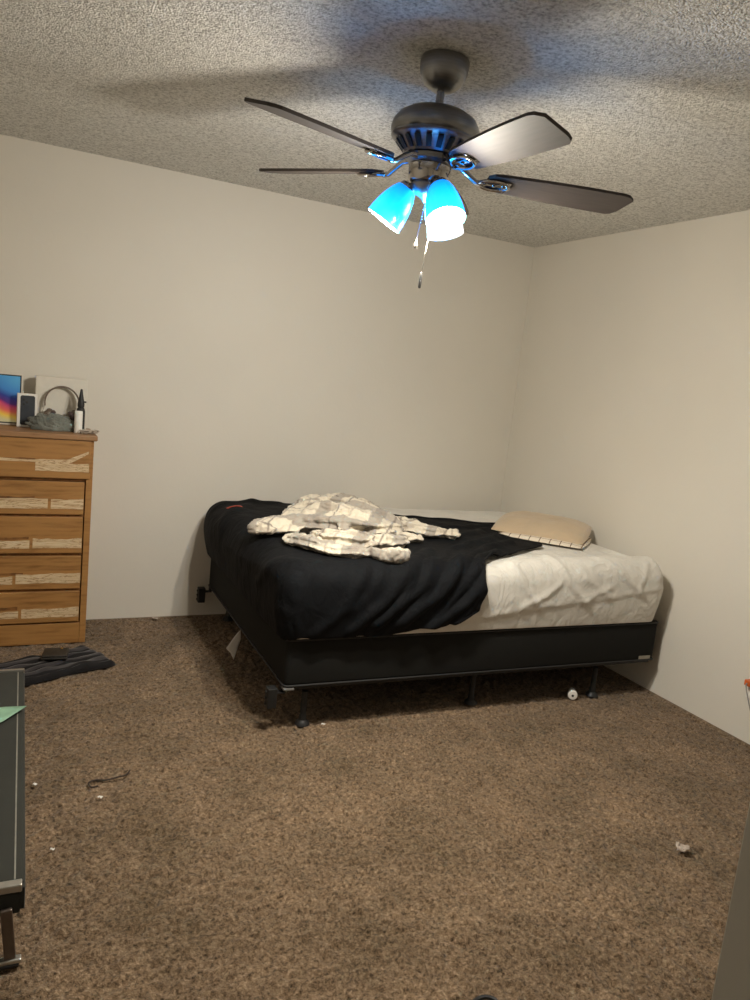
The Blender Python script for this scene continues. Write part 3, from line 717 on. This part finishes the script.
lobe(bm, [(.58, .48, .740, .06, .03), (.69, .43, .738, .05, .026), (.79, .395, .732, .035, .018)], 6.4, folds=4, amp=.2)
lobe(bm, [(.27, .80, .815, .03, .02), (.36, .66, .838, .038, .026), (.47, .53, .830, .036, .024), (.58, .44, .795, .03, .02)], 8.8, folds=3, amp=.1, twist=.3)
lobe(bm, [(.44, .88, .838, .03, .02), (.56, .74, .838, .036, .026), (.66, .62, .812, .034, .022), (.74, .54, .775, .028, .018)], 1.9, folds=3, amp=.1, twist=.3)
lobe(bm, [(.14, .66, .775, .03, .02), (.24, .54, .795, .034, .024), (.36, .46, .800, .034, .022), (.48, .42, .785, .03, .02)], 2.9, folds=3, amp=.1, twist=.3)
sp = []
for k in range(15):
    a = R(150 + k * 38); rr = .094 - .0056 * k
    sp.append((.462 + rr * math.cos(a) * 1.05, .085 + rr * math.sin(a), .748 - .0022 * k, .0175, .038 - .0014 * k))
lobe(bm, sp, 3.3, nu=150, nv=22, folds=2, amp=.04, twist=.3, rough=.2)
thr = obj('plaid_blanket', bm, PLAID, None, True, BO, BR)
rm = thr.modifiers.new('fuse', 'REMESH'); rm.mode = 'VOXEL'; rm.voxel_size = .0048; rm.use_smooth_shade = True
sm_ = thr.modifiers.new('soft', 'SMOOTH'); sm_.factor = .5; sm_.iterations = 1
tx = bpy.data.textures.new('cloth_creases', 'CLOUDS'); tx.noise_scale = .05; tx.noise_depth = 2; tx.noise_type = 'HARD_NOISE'
dm = thr.modifiers.new('creases', 'DISPLACE'); dm.texture = tx; dm.strength = .016; dm.mid_level = .45; dm.texture_coords = 'LOCAL'
tag(thr, 'crumpled cream and grey plaid throw blanket heaped on the black comforter', 'blanket')


def pillow(name, mat, lx, ly, h, loc, rot, label, seed=0, tilt=(0, 0)):
    bm = bmesh.new(); n = 40; G = {}
    for side in (1, -1):
        for i in range(n + 1):
            for j in range(n + 1):
                u, v = -1 + 2 * i / n, -1 + 2 * j / n
                edge = i in (0, n) or j in (0, n)
                if side == -1 and edge: G[(side, i, j)] = G[(1, i, j)]; continue
                t = ((1 - abs(u) ** 2.6) * (1 - abs(v) ** 2.6)) ** .5
                px = u * (1 - .07 * (1 - abs(v) ** 2) * 0 - .06 * v * v * 0) ; 
                x = lx / 2 * u * (1 - .05 * (1 - v * v) * -1 - .05); y = ly / 2 * v * (1 + .05 * (1 - u * u) - .05)
                w = .10 * ns(u, v, 2.2, seed) + .05 * ns(u + v * .5, v, 5, seed + 2)
                z = side * h / 2 * t * (1 + w) * (1 if side == 1 else .55)
                G[(side, i, j)] = bm.verts.new((x, y, z))
    for side in (1, -1):
        for i in range(n):
            for j in range(n):
                try: bm.faces.new((G[(side, i, j)], G[(side, i + 1, j)], G[(side, i + 1, j + 1)], G[(side, i, j + 1)]))
                except ValueError: pass
    return tag(obj(name, bm, mat, None, True, loc, rot), label, 'pillow')
pillow('pillow', TICKING, .47, .41, .045, (2.750, 3.325, .712), (0, 0, R(-49)), 'flat white pillow with thin brown check lines under the beige pillow', 5)
pillow('pillow', PILLOW, .52, .44, .13, (2.775, 3.395, .742), (R(5), 0, R(-48)), 'beige pillow lying askew at the head of the bed by the right wall', 2)

# ------------------------------------------------------------------ things on the floor
gm = thing('folded_garment', 'flattened black garment with dark grey stripes lying on the carpet before the dresser', 'clothing', (.232, 3.635, 0), (0, 0, R(24)))
bm = bmesh.new(); nx_, ny_ = 60, 40; G = []
for i in range(nx_ + 1):
    row = []
    for j in range(ny_ + 1):
        u = -1 + 2 * i / nx_; v = -1 + 2 * j / ny_
        x = .255 * u + .012 * ns(v, u, 3, 3); y = (.125 + .012 * ns(u, 0, 4, 4)) * v + .01 * ns(u, v, 3, 9)
        e = max(0, min(1, (1 - abs(u)) * 9)) ** .5 * max(0, min(1, (1 - abs(v)) * 7)) ** .5
        z = e * (.020 + .013 * abs(math.sin((v + .07 * ns(u, v, 2, 5)) * 2.5 * PI)) + .012 * ns(u, v, 3, 7)) 
        row.append(bm.verts.new((x, y, max(0, z))))
    G.append(row)
for i in range(nx_):
    for j in range(ny_):
        f = bm.faces.new((G[i][j], G[i + 1][j], G[i + 1][j + 1], G[i][j + 1]))
        v = -1 + 2 * (j + .5) / ny_
        f.material_index = 1 if abs(math.sin(v * 2.5 * PI)) > .72 and abs(v) < .86 else 0
bmesh.ops.recalc_face_normals(bm, faces=bm.faces[:])
g_ = obj('cloth', bm, BLACK_CLOTH, gm); g_.data.materials.append(STRIPE_CLOTH)
m_ = g_.modifiers.new('s', 'SOLIDIFY'); m_.thickness = .003
wl = thing('wallet', 'black folded wallet with a brass stud lying on the striped garment', 'wallet', (.255, 3.675, .044), (R(3), R(-2), R(-10)))
bm = bmesh.new(); add_box(bm, (0, 0, .007), (.115, .098, .010), .004, 3); add_box(bm, (.002, .001, .017), (.110, .094, .010), .004, 3)
obj('leather', bm, simple('black_leather', (.022, .019, .015), .5, var=.2), wl)
obj('stud', lathe_bm([(.006, .021), (.006, .0235), (.003, .025)], 16), simple('brass', (.75, .55, .2), .25, 1, bstr=0), wl, loc=(.025, .035, 0))

ct = thing('folding_cot', 'low charcoal canvas cot with silver metal ends and leg at the left edge', 'cot', (.090, 2.48, 0), (0, 0, R(-1.2)))
CW = .66; CL = .675
obj('canvas', box_bm(-CW, .0, -CL + .02, CL - .012, .178, .196, .004, 2), CANVAS, ct, False)
obj('seam', box_bm(-.0215, -.0175, -CL + .03, CL - .02, .1962, .1972, .0003), simple('seam_thread', (.22, .21, .18), .7), ct, False)
obj('end_bar', box_bm(-CW, .003, CL - .014, CL, .182, .204, .002), STEEL, ct, False)
obj('end_bar', box_bm(-CW, -.003, -CL + .001, -CL + .026, .180, .200, .003), STEEL, ct, False)
bm = bmesh.new()
for k in range(2): pass
add_box(bm, (-CW / 2 - .003, -CL + .012, .150), (CW - .006, .016, .056), .004)
obj('end_flap', bm, CANVAS_D, ct, False)
obj('side_rail', box_bm(-.010, .004, -CL + .004, CL - .016, .132, .190, .003), CANVAS_D, ct, False)
obj('side_rail', box_bm(-CW, -CW + .014, -CL + .004, CL - .016, .132, .190, .003), CANVAS_D, ct, False)
LEGM = simple('brown_grey_steel', (.16, .13, .11), .35, .7, var=.1, bstr=.02)
for y0 in (-CL - .012, CL - .05):
    for x0, s in ((-.03, 1), (-CW + .03, -1)):
        bm = bmesh.new()
        m = Matrix.Translation((x0 - s * 0.0, y0, .075)) @ Matrix.Rotation(R(-s * 5), 4, 'Y')
        vs = add_box(bm, (0, 0, 0), (.026, .012, .150), .003); bmesh.ops.transform(bm, matrix=m, verts=[v for v in vs if v.is_valid])
        obj('leg', bm, LEGM, ct, False)
    bm = bmesh.new(); add_box(bm, (-CW / 2, y0 - .002, .013), (CW + .0, .020, .012), .003); obj('foot_bar', bm, STEEL, ct, False)
    bm = bmesh.new(); add_box(bm, (-.03, y0 - .002, .0045), (.05, .026, .009), .003); obj('rubber_foot', bm, BLACK_PLASTIC, ct, False)
    bm = bmesh.new(); add_box(bm, (-CW + .03, y0 - .002, .0045), (.05, .026, .009), .003); obj('rubber_foot', bm, BLACK_PLASTIC, ct, False)
bm = bmesh.new()
pp = [(.106, 2.770), (.03, 2.805), (-.14, 2.80), (-.12, 2.58), (-.02, 2.65), (.03, 2.69)]
vs = [bm.verts.new((x, y, .2055 + (.012 if i == 0 else .0))) for i, (x, y) in enumerate(pp)]
bm.faces.new(vs)
bmesh.ops.triangulate(bm, faces=bm.faces[:]); bmesh.ops.subdivide_edges(bm, edges=bm.edges[:], cuts=3, use_grid_fill=True)
gp = obj('green_paper', bm, simple('pale_green_paper', (.24, .42, .30), .6, var=.25, vscale=14), None)
gp.modifiers.new('s', 'SOLIDIFY').thickness = .0006
tag(gp, 'pale green paper sheet lying on the charcoal cot', 'paper')

cn = thing('white_tube', 'small crumpled white plastic tube on the carpet under the front of the bed', 'tube', (2.60, 2.775, .021), (R(8), R(0), R(-14)))
cn.matrix_world = Matrix.Translation((2.61, 2.785, .024)) @ Matrix.Rotation(R(-36), 4, 'Z') @ Matrix.Rotation(R(90), 4, 'X')
obj('body', lathe_bm([(.010, -.060), (.012, -.045), (.017, -.040), (.018, -.012), (.0225, -.006), (.024, .010), (.0235, .022), (.020, .026), (.012, .027)], 24), WHITE_PLASTIC, cn)
obj('cap_hole', lathe_bm([(.006, .0272), (.006, .0282), (.002, .0284)], 14), BLACK_PLASTIC, cn)

def cable(name, pts, r, mat, label, cat='cable'):
    bm = bmesh.new(); P = [Vector(p) for p in pts]; S = []
    for i in range(len(P) - 1):
        p0, p1, p2, p3 = P[max(i - 1, 0)], P[i], P[i + 1], P[min(i + 2, len(P) - 1)]
        for k in range(8):
            t = k / 8; S.append(.5 * ((2 * p1) + (p2 - p0) * t + (2 * p0 - 5 * p1 + 4 * p2 - p3) * t * t + (3 * p1 - p0 - 3 * p2 + p3) * t ** 3))
    S.append(P[-1]); add_tube(bm, S, r, 8)
    return tag(obj(name, bm, mat), label, cat)
cable('thin_cord', [(.446, 2.623, .004), (.428, 2.592, .005), (.400, 2.586, .004), (.359, 2.576, .004), (.327, 2.585, .004), (.302, 2.571, .005), (.306, 2.543, .004), (.329, 2.544, .004)], .0028, simple('dark_brown_cord', (.03, .018, .012), .7), 'thin dark cord curled on the carpet left of the bed', 'cord')
ring = [(1.083 + .040 * math.cos(a), 1.283 + .034 * math.sin(a), .010 + .003 * math.sin(a * 2)) for a in [2 * PI * k / 12 for k in range(12)]]
cable('black_ring', ring + [ring[0]], .0055, BLACK_PLASTIC, 'black ring lying on the carpet at the bottom edge of the picture', 'ring')

def scrap(name, x, y, s, mat, label, seed, h=.3):
    bm = bmesh.new(); n = 6; G = []
    for i in range(n + 1):
        G.append([bm.verts.new(((i / n - .5) * s + .15 * s * ns(i, j, .7, seed), (j / n - .5) * s * .7 + .15 * s * ns(j, i, .6, seed), .004 + s * h * (1 + ns(i, j, .5, seed + 1)))) for j in range(n + 1)])
    for i in range(n):
        for j in range(n): bm.faces.new((G[i][j], G[i + 1][j], G[i + 1][j + 1], G[i][j + 1]))
    o = obj(name, bm, mat, None, True, (x, y, 0), (0, 0, R(-35)))
    o.modifiers.new('s', 'SOLIDIFY').thickness = .0008
    return tag(o, label, 'scrap')
WRAP = simple('clear_wrapper', (.50, .42, .36), .25, var=.3, vscale=80)
scrap('wrapper_scrap', 2.117, 1.627, .045, WRAP, 'crumpled pale plastic wrapper scrap on the carpet at right', 3, .35)
scrap('paper_scrap', .133, 2.604, .014, WHITE_PAPER, 'tiny white paper scrap beside the charcoal cot', 5)
scrap('paper_scrap', .328, 2.467, .015, WHITE_PAPER, 'tiny white paper scrap just in front of the thin dark cord', 6)
scrap('paper_scrap', .167, 2.221, .012, WHITE_PAPER, 'tiny pale scrap on the carpet nearest the end of the cot', 7)
scrap('paper_scrap', 1.262, 2.792, .016, WHITE_PAPER, 'tiny white scrap on the carpet beside the front left bed leg', 8)
scrap('paper_scrap', .813, 4.245, .035, WRAP, 'small pale scrap on the carpet at the foot of the back wall', 9)

# outlet with an orange plug on the right wall
ol = thing('wall_outlet', 'white wall outlet low on the right wall', 'outlet', (XR, 2.187, .262))
obj('plate', box_bm(-.006, -.0005, -.035, .035, -.057, .057, .0025, 2), WHITE_PLASTIC, ol, False)
for z in (-.026, .026):
    so_ = obj('socket', box_bm(-.0075, -.006, -.017, .017, z - .015, z + .015, .0006), WHITE_PAPER, ol, False)
    for y in (-.007, .007): obj('slot', box_bm(-.0080, -.0075, y - .0014, y + .0014, z - .006, z + .006), BLACK_PLASTIC, so_, False)
pl = thing('charger_plug', 'orange plug pushed into the outlet on the right wall', 'plug', (XR - .0065, 2.200, .284))
ORANGE = simple('orange_plastic', (.62, .13, .03), .4, var=.1)
obj('plug_body', box_bm(-.036, 0, -.016, .016, -.014, .014, .005, 3), ORANGE, pl, False)
obj('cord', tube_bm([(-.034, 0, 0), (-.046, -.004, -.004), (-.055, -.02, -.03), (-.052, -.05, -.10), (-.048, -.09, -.18), (-.05, -.12, -.255)], .003, 8), simple('grey_cable', (.30, .29, .28), .5), pl)

# ------------------------------------------------------------------ camera and world
cam = bpy.data.cameras.new('camera'); co_ = bpy.data.objects.new('camera', cam); COL.objects.link(co_)
yaw, pit, roll = -.463575285, -.155631878, .104892528
M = Matrix.Rotation(yaw, 3, 'Z') @ Matrix.Rotation(PI / 2 + pit, 3, 'X') @ Matrix.Rotation(roll, 3, 'Z')
co_.matrix_world = Matrix.Translation((0, 0, 1.47358721)) @ M.to_4x4()
cam.sensor_fit = 'VERTICAL'; cam.sensor_height = 36; cam.sensor_width = 27; cam.lens = 763.22 * 36 / 1000
cam.clip_start = .02
SC.camera = co_
w = bpy.data.worlds.new('world'); SC.world = w; w.use_nodes = True
w.node_tree.nodes['Background'].inputs[0].default_value = (.02, .02, .022, 1)
SC.view_settings.view_transform = 'Standard'
SC.view_settings.look = 'None'
SC.view_settings.exposure = 0.1
SC.view_settings.gamma = 1
